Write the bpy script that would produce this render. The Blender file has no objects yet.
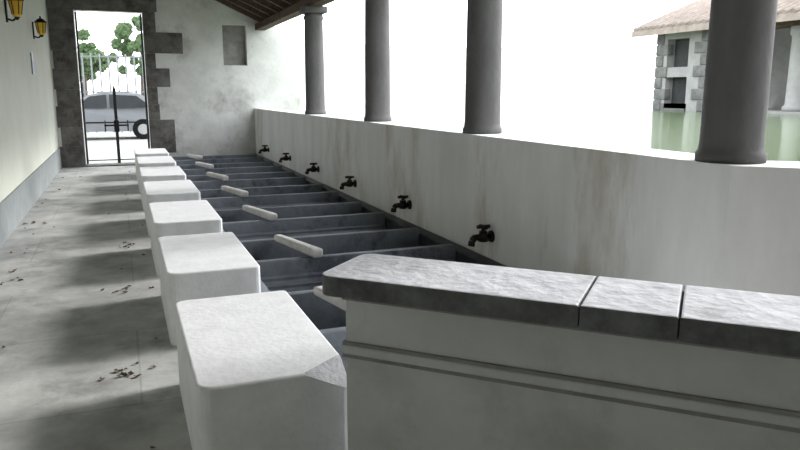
import bpy, bmesh, math, random
from mathutils import Vector, Matrix
random.seed(7)
S=bpy.context.scene
S.view_settings.view_transform='Standard'
S.view_settings.look='None'
S.view_settings.exposure=0.0

# ---------------------------------------------------------------- materials
def mat(name,c1,c2,scale=6,rough=.8,bump=.2,c3=None,s3=2.0,t3=(.5,.62),stretch=(1,1,1),detail=6,bscale=None,metal=0,spec=.3,joints=None):
    m=bpy.data.materials.new(name); m.use_nodes=True
    nt=m.node_tree; N=nt.nodes; L=nt.links
    b=N['Principled BSDF']
    b.inputs['Roughness'].default_value=rough; b.inputs['Metallic'].default_value=metal
    b.inputs['Specular IOR Level'].default_value=spec
    tc=N.new('ShaderNodeTexCoord'); mp=N.new('ShaderNodeMapping'); mp.inputs['Scale'].default_value=stretch
    L.new(tc.outputs['Object'],mp.inputs['Vector'])
    n=N.new('ShaderNodeTexNoise'); n.inputs['Scale'].default_value=scale; n.inputs['Detail'].default_value=detail; n.inputs['Roughness'].default_value=.65
    L.new(mp.outputs[0],n.inputs['Vector'])
    r=N.new('ShaderNodeValToRGB'); r.color_ramp.elements[0].position=.35; r.color_ramp.elements[1].position=.65
    r.color_ramp.elements[0].color=(*c1,1); r.color_ramp.elements[1].color=(*c2,1)
    L.new(n.outputs['Fac'],r.inputs['Fac']); col=r.outputs['Color']
    if c3:
        n3=N.new('ShaderNodeTexNoise'); n3.inputs['Scale'].default_value=s3; n3.inputs['Detail'].default_value=8; n3.inputs['Roughness'].default_value=.7
        L.new(mp.outputs[0],n3.inputs['Vector'])
        r3=N.new('ShaderNodeValToRGB'); r3.color_ramp.elements[0].position=t3[0]; r3.color_ramp.elements[1].position=t3[1]
        r3.color_ramp.elements[0].color=(0,0,0,1); r3.color_ramp.elements[1].color=(1,1,1,1)
        L.new(n3.outputs['Fac'],r3.inputs['Fac'])
        mx=N.new('ShaderNodeMixRGB'); L.new(r3.outputs['Color'],mx.inputs['Fac']); L.new(col,mx.inputs['Color1']); mx.inputs['Color2'].default_value=(*c3,1)
        col=mx.outputs['Color']
    if joints:
        br=N.new('ShaderNodeTexBrick'); L.new(tc.outputs['Object'],br.inputs['Vector'])
        br.inputs['Scale'].default_value=1; br.inputs['Brick Width'].default_value=joints[0]; br.inputs['Row Height'].default_value=joints[1]
        br.inputs['Mortar Size'].default_value=joints[2]; br.inputs['Color1'].default_value=(1,1,1,1); br.inputs['Color2'].default_value=(.9,.9,.9,1)
        br.inputs['Mortar'].default_value=(.78,.78,.78,1); br.inputs['Mortar Smooth'].default_value=.8
        mx=N.new('ShaderNodeMixRGB'); mx.blend_type='MULTIPLY'; mx.inputs['Fac'].default_value=1
        L.new(col,mx.inputs['Color1']); L.new(br.outputs['Color'],mx.inputs['Color2']); col=mx.outputs['Color']
    L.new(col,b.inputs['Base Color'])
    if bump:
        nb=N.new('ShaderNodeTexNoise'); nb.inputs['Scale'].default_value=bscale or scale*4; nb.inputs['Detail'].default_value=6
        L.new(tc.outputs['Object'],nb.inputs['Vector'])
        bp=N.new('ShaderNodeBump'); bp.inputs['Strength'].default_value=bump; bp.inputs['Distance'].default_value=.02
        L.new(nb.outputs['Fac'],bp.inputs['Height']); L.new(bp.outputs[0],b.inputs['Normal'])
    return m

M={}
M['plaster_left']=mat('plaster_pale_green_white',(.66,.67,.585),(.72,.73,.645),1.5,.85,.08)
M['plaster_far']=mat('plaster_aged_white',(.64,.64,.61),(.76,.76,.74),3,.9,.3,c3=(.34,.33,.31),s3=1.2,t3=(.52,.75))
M['dado']=mat('dado_grey',(.25,.27,.27),(.31,.33,.33),3,.9,.2)
M['parapet']=mat('parapet_limewash',(.68,.67,.65),(.80,.79,.78),2.2,.85,.2,c3=(.45,.40,.32),s3=1.5,t3=(.52,.72),stretch=(1,1,.3))
M['quoin']=mat('quoin_stone',(.11,.10,.095),(.20,.19,.18),5,.9,.5,c3=(.075,.07,.065),s3=3)
M['column']=mat('column_granite',(.11,.105,.105),(.145,.14,.14),5,.85,.2,c3=(.085,.08,.08),s3=2,t3=(.5,.8),stretch=(1,1,.4))
M['block']=mat('washing_stone',(.74,.74,.745),(.83,.83,.84),9,.6,.15,c3=(.64,.64,.63),s3=3,t3=(.58,.8))
M['worn']=mat('worn_stone',(.36,.36,.37),(.50,.50,.51),12,.85,.5)
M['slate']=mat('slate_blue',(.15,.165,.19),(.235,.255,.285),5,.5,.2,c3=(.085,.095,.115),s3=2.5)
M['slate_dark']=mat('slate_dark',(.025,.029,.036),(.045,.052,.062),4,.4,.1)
M['floor']=mat('floor_worn_concrete',(.33,.33,.32),(.52,.52,.50),2.6,.85,.25,c3=(.16,.155,.15),s3=1.8,t3=(.52,.8),joints=(1.7,1.15,.010))
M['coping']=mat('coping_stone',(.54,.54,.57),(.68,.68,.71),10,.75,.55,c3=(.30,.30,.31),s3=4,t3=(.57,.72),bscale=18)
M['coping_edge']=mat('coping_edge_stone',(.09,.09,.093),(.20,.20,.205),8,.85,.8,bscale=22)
M['nearwall']=mat('near_wall_limewash',(.54,.54,.545),(.62,.62,.625),2.5,.85,.25,c3=(.46,.45,.44),s3=2,t3=(.52,.7))
M['groove']=mat('groove_grey',(.22,.21,.20),(.32,.31,.30),6,.9,.2)  # darker grey for wall grooves, band under the coping and niche back
M['wood']=mat('roof_timber',(.06,.04,.03),(.14,.095,.07),4,.8,.3,stretch=(6,1,6))
M['iron']=mat('black_iron',(.015,.015,.016),(.03,.03,.03),8,.5,.1,metal=.6)
M['bronze']=mat('tap_bronze',(.022,.016,.015),(.045,.034,.03),20,.45,.1,metal=.6)
M['pipe']=mat('pale_stone_bar',(.52,.50,.47),(.66,.64,.61),8,.8,.2)
M['tile']=mat('roof_tiles',(.22,.18,.155),(.32,.27,.24),4,.9,.5)
M['white']=mat('whitewash_exterior',(.75,.75,.73),(.85,.85,.83),3,.9,.1)
M['bldg']=mat('building_render',(.24,.24,.235),(.30,.30,.29),3,.9,.1)
M['bquoin']=mat('building_quoin',(.10,.10,.10),(.17,.17,.165),5,.9,.3)
M['leaf']=mat('dry_leaf',(.09,.06,.04),(.20,.15,.10),30,.8,.2)
M['ground']=mat('outdoor_paving',(.22,.22,.21),(.30,.30,.28),2,.9,.2)
M['foliage']=mat('foliage',(.03,.055,.02),(.09,.14,.06),3,.8,.4)
M['bark']=mat('bark',(.05,.04,.03),(.09,.07,.06),8,.9,.5)
M['carpaint']=mat('car_paint',(.13,.135,.145),(.15,.155,.165),2,.5,0,metal=0,spec=.3)
M['glassdark']=mat('car_glass',(.01,.012,.014),(.02,.022,.024),2,.5,0,spec=.2)
M['rubber']=mat('tyre_rubber',(.006,.006,.006),(.01,.01,.01),8,.9,0,spec=.1)
M['gate']=mat('gate_paint',(.03,.03,.03),(.05,.05,.05),8,.6,.1)
M['fence']=mat('fence_paint',(.13,.135,.14),(.17,.175,.18),8,.6,.1)
M['darkvoid']=mat('dark_interior',(.04,.043,.043),(.06,.063,.063),2,.9,0,spec=.1)
M['plaque']=mat('plaque_enamel',(.25,.33,.42),(.5,.56,.6),20,.4,0)
m=mat('amber_glass',(.62,.38,.04),(.72,.48,.08),5,.3,0); M['amber']=m
m.node_tree.nodes['Principled BSDF'].inputs['Emission Color'].default_value=(1,.6,.08,1)
m.node_tree.nodes['Principled BSDF'].inputs['Emission Strength'].default_value=.08
m=mat('pool_water',(.11,.15,.08),(.14,.18,.105),1.2,.12,.12,bscale=4,spec=.35); M['water']=m

# ---------------------------------------------------------------- builder
class B:
    def __init__(s): s.bm=bmesh.new(); s.m=[]
    def mi(s,k):
        if k not in s.m: s.m.append(k)
        return s.m.index(k)
    def box(s,x0,x1,y0,y1,z0,z1,k,bev=0,mx=None,seg=2,jit=0):
        t=bmesh.new(); bmesh.ops.create_cube(t,size=1)
        for v in t.verts:
            v.co=Vector(((x0+x1)/2+v.co.x*(x1-x0),(y0+y1)/2+v.co.y*(y1-y0),(z0+z1)/2+v.co.z*(z1-z0)))
        if bev: bmesh.ops.bevel(t,geom=t.edges[:],offset=bev,segments=seg,affect='EDGES',profile=.5)
        s.add(t,k,mx,bool(bev))
    def add(s,t,k,mx=None,smooth=False):
        i=s.mi(k); mp={}
        for v in t.verts: mp[v]=s.bm.verts.new(mx@v.co if mx else v.co)
        for f in t.faces:
            try:
                nf=s.bm.faces.new([mp[v] for v in f.verts]); nf.material_index=i; nf.smooth=smooth
            except ValueError: pass
        t.free()
    def prism(s,pts,axis,a,b,k,mx=None):
        t=bmesh.new()
        def P(p,h):
            return {'y':(p[0],h,p[1]),'z':(p[0],p[1],h),'x':(h,p[0],p[1])}[axis]
        A=[t.verts.new(P(p,a)) for p in pts]; C=[t.verts.new(P(p,b)) for p in pts]
        t.faces.new(A); t.faces.new(C[::-1])
        n=len(pts)
        for i in range(n): t.faces.new([A[i],C[i],C[(i+1)%n],A[(i+1)%n]])
        bmesh.ops.recalc_face_normals(t,faces=t.faces[:])
        s.add(t,k,mx)
    def tube(s,p1,p2,r1,r2,k,n=16,mx=None):
        p1=Vector(p1);p2=Vector(p2); d=(p2-p1)
        q=d.to_track_quat('Z','Y')
        t=bmesh.new(); A=[];C=[]
        for i in range(n):
            a=2*math.pi*i/n; o=Vector((math.cos(a),math.sin(a),0))
            A.append(t.verts.new(p1+q@(o*r1))); C.append(t.verts.new(p2+q@(o*r2)))
        for i in range(n): 
            t.faces.new([A[i],A[(i+1)%n],C[(i+1)%n],C[i]])
        t.faces.new(A[::-1]); t.faces.new(C)
        i0=s.mi(k); mp={}
        for v in t.verts: mp[v]=s.bm.verts.new(mx@v.co if mx else v.co)
        for f in t.faces:
            nf=s.bm.faces.new([mp[v] for v in f.verts]); nf.material_index=i0; nf.smooth=len(f.verts)==4
        t.free()
    def lathe(s,prof,k,c=(0,0,0),n=28):
        i0=s.mi(k); rings=[]
        for r,z in prof:
            rings.append([s.bm.verts.new((c[0]+r*math.cos(2*math.pi*i/n),c[1]+r*math.sin(2*math.pi*i/n),c[2]+z)) for i in range(n)])
        for a,b in zip(rings,rings[1:]):
            for i in range(n):
                f=s.bm.faces.new([a[i],a[(i+1)%n],b[(i+1)%n],b[i]]); f.material_index=i0; f.smooth=True
        f=s.bm.faces.new(rings[0][::-1]); f.material_index=i0
        f=s.bm.faces.new(rings[-1]); f.material_index=i0
    def blob(s,c,r,k,sub=2,amp=.25,sc=(1,1,1)):
        t=bmesh.new(); bmesh.ops.create_icosphere(t,subdivisions=sub,radius=1)
        for v in t.verts:
            v.co=v.co*(1+random.uniform(-amp,amp)); v.co=Vector((c[0]+v.co.x*r*sc[0],c[1]+v.co.y*r*sc[1],c[2]+v.co.z*r*sc[2]))
        s.add(t,k)
    def obj(s,name,loc=None):
        me=bpy.data.meshes.new(name); 
        if loc is not None:
            for v in s.bm.verts: v.co-=Vector(loc)
        s.bm.to_mesh(me); s.bm.free()
        for k in s.m: me.materials.append(M[k])
        o=bpy.data.objects.new(name,me); S.collection.objects.link(o)
        if loc is not None: o.location=loc
        return o

XL=-1.2; XP=2.72; YF=15.6; YB=-3.0; XE=3.12
def roofz(x): return 3.05+(2.9-x)*.45

# ---------------------------------------------------------------- room shell
b=B(); b.box(XL-.3,.70,YB,YF+.5,-.3,0,'floor'); b.prism([(.70,YB),(6.3,YB),(6.3,-.9),(5.6,-.25),(2.74,2.45),(.70,2.45)],'z',-.3,0,'floor'); b.obj('floor')
b=B(); b.box(XL-.3,XL,YB,YF,0,5.0,'plaster_left'); b.obj('wall_left')
b=B(); b.box(XL,XL+.02,YB,YF-.02,0,.40,'dado'); b.obj('baseboard_left')
DX0,DX1,DZ=-.74,.54,3.1
b=B(); y0,y1=YF,YF+.45
def fw(x0,x1,z0,z1=None):
    if z1 is None: b.prism([(x0,z0),(x1,z0),(x1,roofz(x1)-.02),(x0,roofz(x0)-.02)],'y',y0,y1,'plaster_far')
    else: b.box(x0,x1,y0,y1,z0,z1,'plaster_far')
fw(XL-.3,DX0,0); fw(DX0,DX1,DZ); fw(DX1,2.11,0)
fw(2.11,2.61,0,2.06); fw(2.11,2.61,2.90); fw(2.61,3.75,0)
b.box(2.11,2.61,y0+.16,y1,2.06,2.90,'groove')
b.obj('wall_far')
b=B(); random.seed(3)
lefts=[(0,.42,.45),(.42,.80,.40),(.80,1.22,.45),(1.22,1.55,.42),(1.55,1.95,.45),(1.95,2.3,.42),(2.3,2.72,.45),(2.72,3.1,.45)]
rights=[(0,.24,.20),(.24,.93,.50),(.93,1.25,.22),(1.25,1.6,.20),(1.6,1.98,.46),(1.98,2.28,.20),(2.28,2.70,.75),(2.70,3.1,.24)]
for z0,z1,w in lefts: b.box(DX0-w,DX0,YF-.012,YF+.2,z0+.001,z1-.001,'quoin',.006)
for z0,z1,w in rights: b.box(DX1,DX1+w,YF-.012,YF+.2,z0+.001,z1-.001,'quoin',.006)
b.box(DX0-.46,DX1+.28,YF-.02,YF+.2,DZ,DZ+.42,'quoin',.01)
b.box(DX0,DX1,YF-.04,YF+.45,-.005,.02,'quoin')
b.obj('door_frame')
b=B(); b.box(XL-.3,6.6,YB-.3,YB,0,5.0,'plaster_left'); b.obj('wall_back')
b=B(); x0,x1=XL-.3,XE
b.prism([(x0,roofz(x0)),(x1,roofz(x1)),(x1,roofz(x1)+.05),(x0,roofz(x0)+.05)],'y',YB-.3,YF+.45,'wood')
b.prism([(x0,roofz(x0)+.05),(x1,roofz(x1)+.05),(x1,roofz(x1)+.14),(x0,roofz(x0)+.14)],'y',YB-.3,YF+.45,'tile')
y=YB+.3
while y<YF-.1:
    b.prism([(XL+.01,roofz(XL+.01)-.12),(x1-.03,roofz(x1-.03)-.12),(x1-.03,roofz(x1-.03)-.002),(XL+.01,roofz(XL+.01)-.002)],'y',y,y+.09,'wood'); y+=.62
b.prism([(XE,2.3),(6.4,-.8),(6.6,YB),(XE,YB)],'z',2.95,3.05,'wood')  # unseen roof extension, added to shade the front of the near wall
b.box(2.8,3.0,YB,YF-.01,2.80,2.93,'wood')
b.box(.9,1.08,YB,YF-.01,roofz(1.08)-.32,roofz(1.08)-.13,'wood')
b.obj('ceiling')

# ---------------------------------------------------------------- parapet
XO=XP+.36
b=B()
cy=2.55; ex,ey=3.0,-2.85
b.prism([(XP,YF),(XP,cy),(XP+ex,cy+ey),(XP+ex+.26,cy+ey+.26),(XO,cy+.15),(XO,YF)],'z',-.25,1.15,'parapet')
b.obj('wall_right')

# ---------------------------------------------------------------- columns
for cyy in (2.73,5.42,8.1,11.05):
    b=B(); r=.152
    prof=[(.168,0),(.170,.04),(.158,.055),(.154,.09),(r,.13),(r*.99,.6),(r*.97,1.1),(r*.94,1.45),(r*1.03,1.47),(r*1.03,1.50),(r*.94,1.52),(r*.94,1.55)]
    b.lathe(prof,'column',(2.9,cyy,1.15))
    b.box(2.9-.18,2.9+.18,cyy-.18,cyy+.18,2.70,2.80,'column',.012)
    b.obj('stone_column',(2.9,cyy,1.15))

# ---------------------------------------------------------------- washing blocks
for k in range(7):
    y0=2.49+1.74*k; 
    t=bmesh.new()
    X0,X1,Y0,Y1=.185,(.765 if k==0 else .735),y0-.03,y0+1.14
    bmesh.ops.create_cube(t,size=1)
    for v in t.verts: v.co=Vector(((X0+X1)/2+v.co.x*(X1-X0),(Y0+Y1)/2+v.co.y*(Y1-Y0),.225+v.co.z*.45))
    ve=[e for e in t.edges if abs(e.verts[0].co.z-e.verts[1].co.z)>.1 and e.verts[0].co.x<.5]
    bmesh.ops.bevel(t,geom=ve,offset=.065,segments=5,affect='EDGES',profile=.5)
    vr=[e for e in t.edges if abs(e.verts[0].co.z-e.verts[1].co.z)>.1 and e.verts[0].co.x>X1-.001]
    bmesh.ops.bevel(t,geom=vr,offset=.03,segments=3,affect='EDGES',profile=.5)
    te=[e for e in t.edges if e.verts[0].co.z>.44 and e.verts[1].co.z>.44]
    bmesh.ops.bevel(t,geom=te,offset=.012,segments=3,affect='EDGES',profile=.5)
    b=B(); b.mi('block'); wi=b.mi('worn')
    nn=Vector((.38,-.48,.79)).normalized()
    if k==0:
        r=bmesh.ops.bisect_plane(t,geom=t.verts[:]+t.edges[:]+t.faces[:],plane_co=Vector((.62,2.50,.45)),plane_no=nn,clear_outer=True)
        ed=[e for e in r['geom_cut'] if isinstance(e,bmesh.types.BMEdge)]
        bmesh.ops.holes_fill(t,edges=ed)
    b.add(t,'block')
    b.bm.normal_update()
    if k==0:
        for f in b.bm.faces:
            if abs(f.normal.dot(nn))>.995: f.material_index=wi
    b.obj('washing_block',((X0+X1)/2,(Y0+Y1)/2,0))

# ---------------------------------------------------------------- trough
b=B()
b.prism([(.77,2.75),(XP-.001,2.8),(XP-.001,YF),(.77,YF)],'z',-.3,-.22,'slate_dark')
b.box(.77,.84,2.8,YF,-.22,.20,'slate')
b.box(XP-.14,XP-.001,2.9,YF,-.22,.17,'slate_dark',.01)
for k in range(-1,6):
    for d in (0,.79):
        y=5.28+1.74*k+d
        if y<3.3 or y>15.3: continue
        b.box(.84,XP-.14,y-.035,y+.035,-.22,.22,'slate',.008)
        # sloping ribbed scrubbing slab inside every basin, leaning on the divider's near face
        if d==0:
            b.prism([(y-.035,.10),(y-.035,.03),(y-.30,-.22),(y-.36,-.22)],'x',.85,XP-.15,'slate')
            for j in range(6):
                f=j/6+.08; yy=y-.035-f*.30; zz=.10-f*.30
                b.box(.87,XP-.17,yy-.012,yy+.010,zz-.01,zz+.012,'slate')
b.obj('washing_trough')
# pale stone bars bridging each pair of dividers
for k in range(-1,6):
    y=5.20+1.74*k; dx=-.12 if k==-1 else -.02
    t=bmesh.new(); bmesh.ops.create_cube(t,size=1)
    for v in t.verts:
        f=v.co.y+.5
        v.co=Vector((1.385+dx-.165*f+v.co.x*(.085-.012*f), y+.77*f, .221+.0+(v.co.z+.5)*(.075-.015*f)))
    bmesh.ops.bevel(t,geom=t.edges[:],offset=.02,segments=3,affect='EDGES',profile=.5)
    b=B(); b.add(t,'pipe',None,True)
    b.obj('stone_bar',(1.3,y+.4,.22))

# ---------------------------------------------------------------- taps
for ty in (4.88,6.62,8.45,10.25,12.15,14.1):
    b=B(); X=XP; z=.355
    b.tube((X,ty,z),(X-.02,ty,z),.05,.045,'bronze')
    b.tube((X-.02,ty,z),(X-.15,ty,z),.026,.026,'bronze')
    b.tube((X-.08,ty,z-.035),(X-.08,ty,z+.05),.040,.032,'bronze')
    b.tube((X-.08,ty,z+.05),(X-.08,ty,z+.08),.016,.016,'bronze')
    b.tube((X-.08,ty-.055,z+.085),(X-.08,ty+.055,z+.085),.015,.015,'bronze')
    b.tube((X-.135,ty,z+.085),(X-.025,ty,z+.085),.015,.015,'bronze')
    b.tube((X-.15,ty,z+.005),(X-.18,ty,z-.025),.028,.026,'bronze')
    b.tube((X-.18,ty,z-.025),(X-.185,ty,z-.065),.026,.030,'bronze')
    b.obj('water_tap',(X,ty,z))

# ---------------------------------------------------------------- near diagonal wall with coping
R=Matrix.Rotation(math.radians(-45),4,'Z')
b=B()
s0,s1=-1.10,2.6; n0,n1=2.05,2.32
b.box(s0,s1,n0,n1,0,.815,'nearwall',.01,R)
for z in (.60,.645):
    b.box(s0-.004,s1,n0-.012,n0+.01,z-.006,z+.006,'groove',0,R)
b.box(s0-.008,s1,n0-.016,n0+.01,.606,.639,'nearwall',.006,R)
b.box(s0-.006,s1,n0-.012,n1+.01,.80,.815,'groove',.004,R)
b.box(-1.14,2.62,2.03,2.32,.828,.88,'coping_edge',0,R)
random.seed(5)
for (a,c) in ((-1.17,-.3025),(-.2975,-.0325),(-.0275,.55),(.555,1.2),(1.205,1.9),(1.905,2.62)):
    t=bmesh.new(); bmesh.ops.create_cube(t,size=1)
    for v in t.verts: v.co=Vector(((a+c)/2+v.co.x*(c-a),(1.985+2.35)/2+v.co.y*.365,.86+v.co.z*.07))
    if a<-1:
        e=[e for e in t.edges if abs(e.verts[0].co.z-e.verts[1].co.z)>.05 and e.verts[0].co.x<-1]
        bmesh.ops.bevel(t,geom=e,offset=.05,segments=4,affect='EDGES',profile=.5)
    bmesh.ops.bevel(t,geom=[e for e in t.edges if e.verts[0].co.z>.85 and e.verts[1].co.z>.85],offset=.006,segments=2,affect='EDGES',profile=.5)
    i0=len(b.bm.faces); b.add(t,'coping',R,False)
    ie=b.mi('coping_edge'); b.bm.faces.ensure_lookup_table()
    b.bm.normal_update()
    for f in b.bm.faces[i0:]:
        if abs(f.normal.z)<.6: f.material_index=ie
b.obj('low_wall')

# ---------------------------------------------------------------- wall lanterns + plaque
for ly in (9.8,12.7):
    b=B(); x=XL; z=2.44
    b.box(x,x+.02,ly-.03,ly+.03,z-.12,z+.14,'iron',.004)
    b.tube((x+.01,ly,z-.08),(x+.07,ly,z-.10),.012,.012,'iron')
    b.tube((x+.07,ly,z-.10),(x+.12,ly,z-.06),.012,.012,'iron')
    b.lathe([(.03,-.06),(.055,-.03),(.05,-.025),(.075,.13)],'amber',(x+.12,ly,z),6)
    b.lathe([(.09,.13),(.09,.145),(.04,.19),(.012,.20),(.012,.23)],'iron',(x+.12,ly,z),6)
    for i in range(6):
        a=i*math.pi/3
        b.tube((x+.12+.052*math.cos(a),ly+.052*math.sin(a),z-.025),(x+.12+.077*math.cos(a),ly+.077*math.sin(a),z+.13),.006,.006,'iron',6)
    b.tube((x+.12,ly,z-.09),(x+.12,ly,z-.055),.012,.035,'iron')
    b.obj('wall_lantern',(x,ly,z))
b=B(); b.box(XL,XL+.02,12.0,12.22,1.76,2.08,'plaque',.005); b.obj('wall_plaque')

# ---------------------------------------------------------------- leaves
b=B(); random.seed(11)
clusters=[(-.02,3.88),(-.05,2.95),(-.10,5.6),(.0,7.3),(-1.0,6.2),(-.9,4.6),(-1.05,9.0)]
for i in range(100):
    if i<58:
        c=clusters[i%len(clusters)]; x=c[0]+random.gauss(0,.07); y=c[1]+random.gauss(0,.08)
    else:
        x=(XL+.05+abs(random.gauss(0,.2))) if random.random()<.6 else .16-abs(random.gauss(0,.25))
        y=2.6+12.5*random.random()**1.2
    x=min(max(x,XL+.06),.14)
    r=random.uniform(.012,.032); a=random.uniform(0,6.28)
    t=bmesh.new(); vs=[]
    shp=[(1,0),(.45,.35),(.2,.75),(-.15,.4),(-.8,.35),(-.5,0),(-.7,-.4),(-.1,-.45),(.3,-.7),(.45,-.3)]
    for px,py in shp:
        vs.append(t.verts.new((x+r*(px*math.cos(a)-py*math.sin(a)),y+r*(px*math.sin(a)+py*math.cos(a)),.004+random.uniform(0,.6*r))))
    c=t.verts.new((x,y,.003))
    for j in range(len(vs)): t.faces.new([vs[j],vs[(j+1)%len(vs)],c])
    b.add(t,'leaf')
b.obj('fallen_leaves')

# ---------------------------------------------------------------- iron gate in doorway
b=B(); gy=YF+.30
b.box(DX0+.01,DX0+.05,gy-.02,gy+.02,.03,3.08,'gate'); b.box(DX1-.05,DX1-.01,gy-.02,gy+.02,.03,3.08,'gate')
b.box(-.13,-.07,gy-.02,gy+.02,.03,1.55,'gate')
b.tube((-.1,gy,1.55),(-.1,gy,1.66),.03,.002,'gate',8)
b.box(DX0+.05,DX1-.05,gy-.01,gy+.01,.09,.11,'gate')
b.box(-.34,.14,gy-.035,gy-.015,.80,.835,'iron'); b.box(-.15,-.05,gy-.05,gy-.015,.68,.92,'iron',.01)
b.tube((-.32,gy-.025,.70),(-.32,gy-.025,.92),.014,.014,'iron',8); b.tube((.12,gy-.025,.70),(.12,gy-.025,.92),.014,.014,'iron',8)
b.obj('iron_gate')

# ---------------------------------------------------------------- outside beyond the door
b=B(); b.box(-30,3.0,YF+.5,60,-.35,-.02,'ground'); b.obj('street_ground')
def car(x0,y0):
    b=B(); L=4.1
    side=[(0,.35),(.05,.72),(.35,.86),(1.05,.98),(1.65,1.42),(2.1,1.50),(3.2,1.46),(3.85,1.05),(4.08,.9),(4.1,.4),(3.9,.25),(.2,.25)]
    t=bmesh.new()
    rows=[]
    for yy in (0,1.65):
        rows.append([t.verts.new((x0+px,y0+yy+(.16 if pz>1.1 else 0)*(1 if yy==0 else -1),pz)) for px,pz in side])
    t.faces.new(rows[0]); t.faces.new(rows[1][::-1]); n=len(side)
    for i in range(n): t.faces.new([rows[0][i],rows[1][i],rows[1][(i+1)%n],rows[0][(i+1)%n]])
    bmesh.ops.recalc_face_normals(t,faces=t.faces[:])
    b.add(t,'carpaint')
    for w in ([(1.22,1.0),(1.70,1.36),(2.2,1.42),(2.2,1.0)],[(2.28,1.0),(2.28,1.42),(3.1,1.38),(3.55,1.02)]):
        t=bmesh.new(); t.faces.new([t.verts.new((x0+px,y0+.16*max(0,(pz-1.0)/.45)-.03,pz)) for px,pz in w]); b.add(t,'glassdark')
    for wx in (.80,3.25):
        for yy in (y0-.02,y0+1.47):
            b.tube((x0+wx,yy,.31),(x0+wx,yy+.2,.31),.33,.33,'rubber',24)
            b.tube((x0+wx,yy-.006,.31),(x0+wx,yy+.1,.31),.17,.17,'bldg',16)
    b.box(x0+.0,x0+.12,y0+.05,y0+.35,.60,.74,'white',.02)
    b.box(x0-.02,x0+4.1,y0-.015,y0+.02,.52,.56,'rubber')
    b.obj('car',(x0,y0,-.02))
car(-2.6,24.5)
b=B()
for i in range(40):
    x=-6+i*.3
    if x>2.9: break
    b.tube((x,29,0),(x,29,2.9),.03,.03,'fence',6)
for z in (.15,1.5,2.8): b.box(-6,2.9,28.98,29.02,z-.03,z+.03,'fence')
b.obj('railing')
for (tx,ty,h,r) in ((.95,33,3.4,1.0),(-1.6,38,3.0,1.0)):
    b=B(); random.seed(int(h*10))
    b.tube((tx,ty,-.02),(tx+.1,ty,h),.16,.09,'bark',10)
    for j in range(26):
        b.blob((tx+random.gauss(0,r*.5),ty+random.gauss(0,r*.5),h+random.gauss(0,r*.5)),r*random.uniform(.16,.32),'foliage',3,.3)
    b.obj('tree')

# ---------------------------------------------------------------- pool and far building
b=B()
PT=[(XO+.001,YF-.001),(XO+.001,cy+.15),(XP+ex+.27,cy+ey+.26),(15.9,-4),(15.9,27.95),(3.8,27.95),(3.8,YF-.001)]
b.prism(PT,'z',-.3,.93,'water')
b.obj('pool')
b=B(); b.box(3.0,40,28,28.4,-.3,3.4,'white'); b.obj('perimeter_wall')
b=B(); BX=16.0
def seg(y0,y1,z0,z1,k='bldg',x0=BX,x1=BX+.4,bev=0): b.box(x0,x1,y0,y1,z0,z1,k,bev)
seg(16.9,18.3,-.3,1.15,'bquoin'); 
seg(17.85,18.3,1.15,3.3); seg(16.1,16.95,-.3,3.3)
seg(16.95,17.85,1.0,1.15); seg(16.95,17.85,1.95,2.25); seg(16.95,17.85,3.1,3.3)
b.box(BX+.3,BX+.4,16.95,17.85,1.15,3.1,'darkvoid')
z=.93;i=0
while z<3.2:
    h=.34
    seg(18.3-(.5 if i%2 else .3),18.32,z,z+h-.02,'bquoin',BX-.04,BX+.2,.02)
    seg(16.1,16.1+(.6 if i%2 else .35),z,z+h-.02,'bquoin',BX-.04,BX+.2,.02)
    z+=h;i+=1
b.box(BX+.4,BX+5,18.1,18.3,-.3,3.3,'bldg')
b.box(BX+2.6,BX+2.8,-4,18.1,-.3,4.2,'bldg')
for y in (2,5,8,11,14): b.box(BX+2.56,BX+2.6,y,y+1.1,1.0,3.0,'darkvoid')
b.box(BX,BX+2.6,-4,16.1,-.3,1.0,'bldg')
for y in (13.4,10.4,7.4,4.4):
    b.lathe([(.30,0),(.30,.12),(.24,.16),(.22,1.9),(.27,1.95),(.27,2.15)],'bldg',(BX+.3,y,1.0))
b.box(BX+.1,BX+.5,-4,16.1,3.15,3.3,'wood')
b.prism([(BX-.55,3.22),(BX+4.5,5.2),(BX+4.5,5.38),(BX-.55,3.40)],'y',-4,18.9,'tile')
y=-3.9
while y<18.8:
    b.tube((BX-.56,y,3.42),(BX+4.5,y,5.40),.09,.09,'tile',8); y+=.26
b.obj('poolside_building')

# ---------------------------------------------------------------- light + world + camera
sun=bpy.data.lights.new('Sun','SUN'); sun.energy=4.2; sun.angle=math.radians(14); sun.color=(1,.985,.965)
so=bpy.data.objects.new('Sun',sun); S.collection.objects.link(so)
so.rotation_euler=Vector((-math.cos(math.radians(30)),-.12,-math.sin(math.radians(30)))).to_track_quat('-Z','Y').to_euler()
w=bpy.data.worlds.new('World'); S.world=w; w.use_nodes=True
bg=w.node_tree.nodes['Background']; bg.inputs['Color'].default_value=(.91,.96,1,1); bg.inputs['Strength'].default_value=4.3
cam=bpy.data.cameras.new('Camera'); co=bpy.data.objects.new('Camera',cam); S.collection.objects.link(co)
cam.lens=31.5; cam.sensor_width=36; cam.clip_end=200
co.location=(0,0,1.5); co.rotation_euler=(math.radians(79.24),0,math.radians(-21.5)); S.camera=co
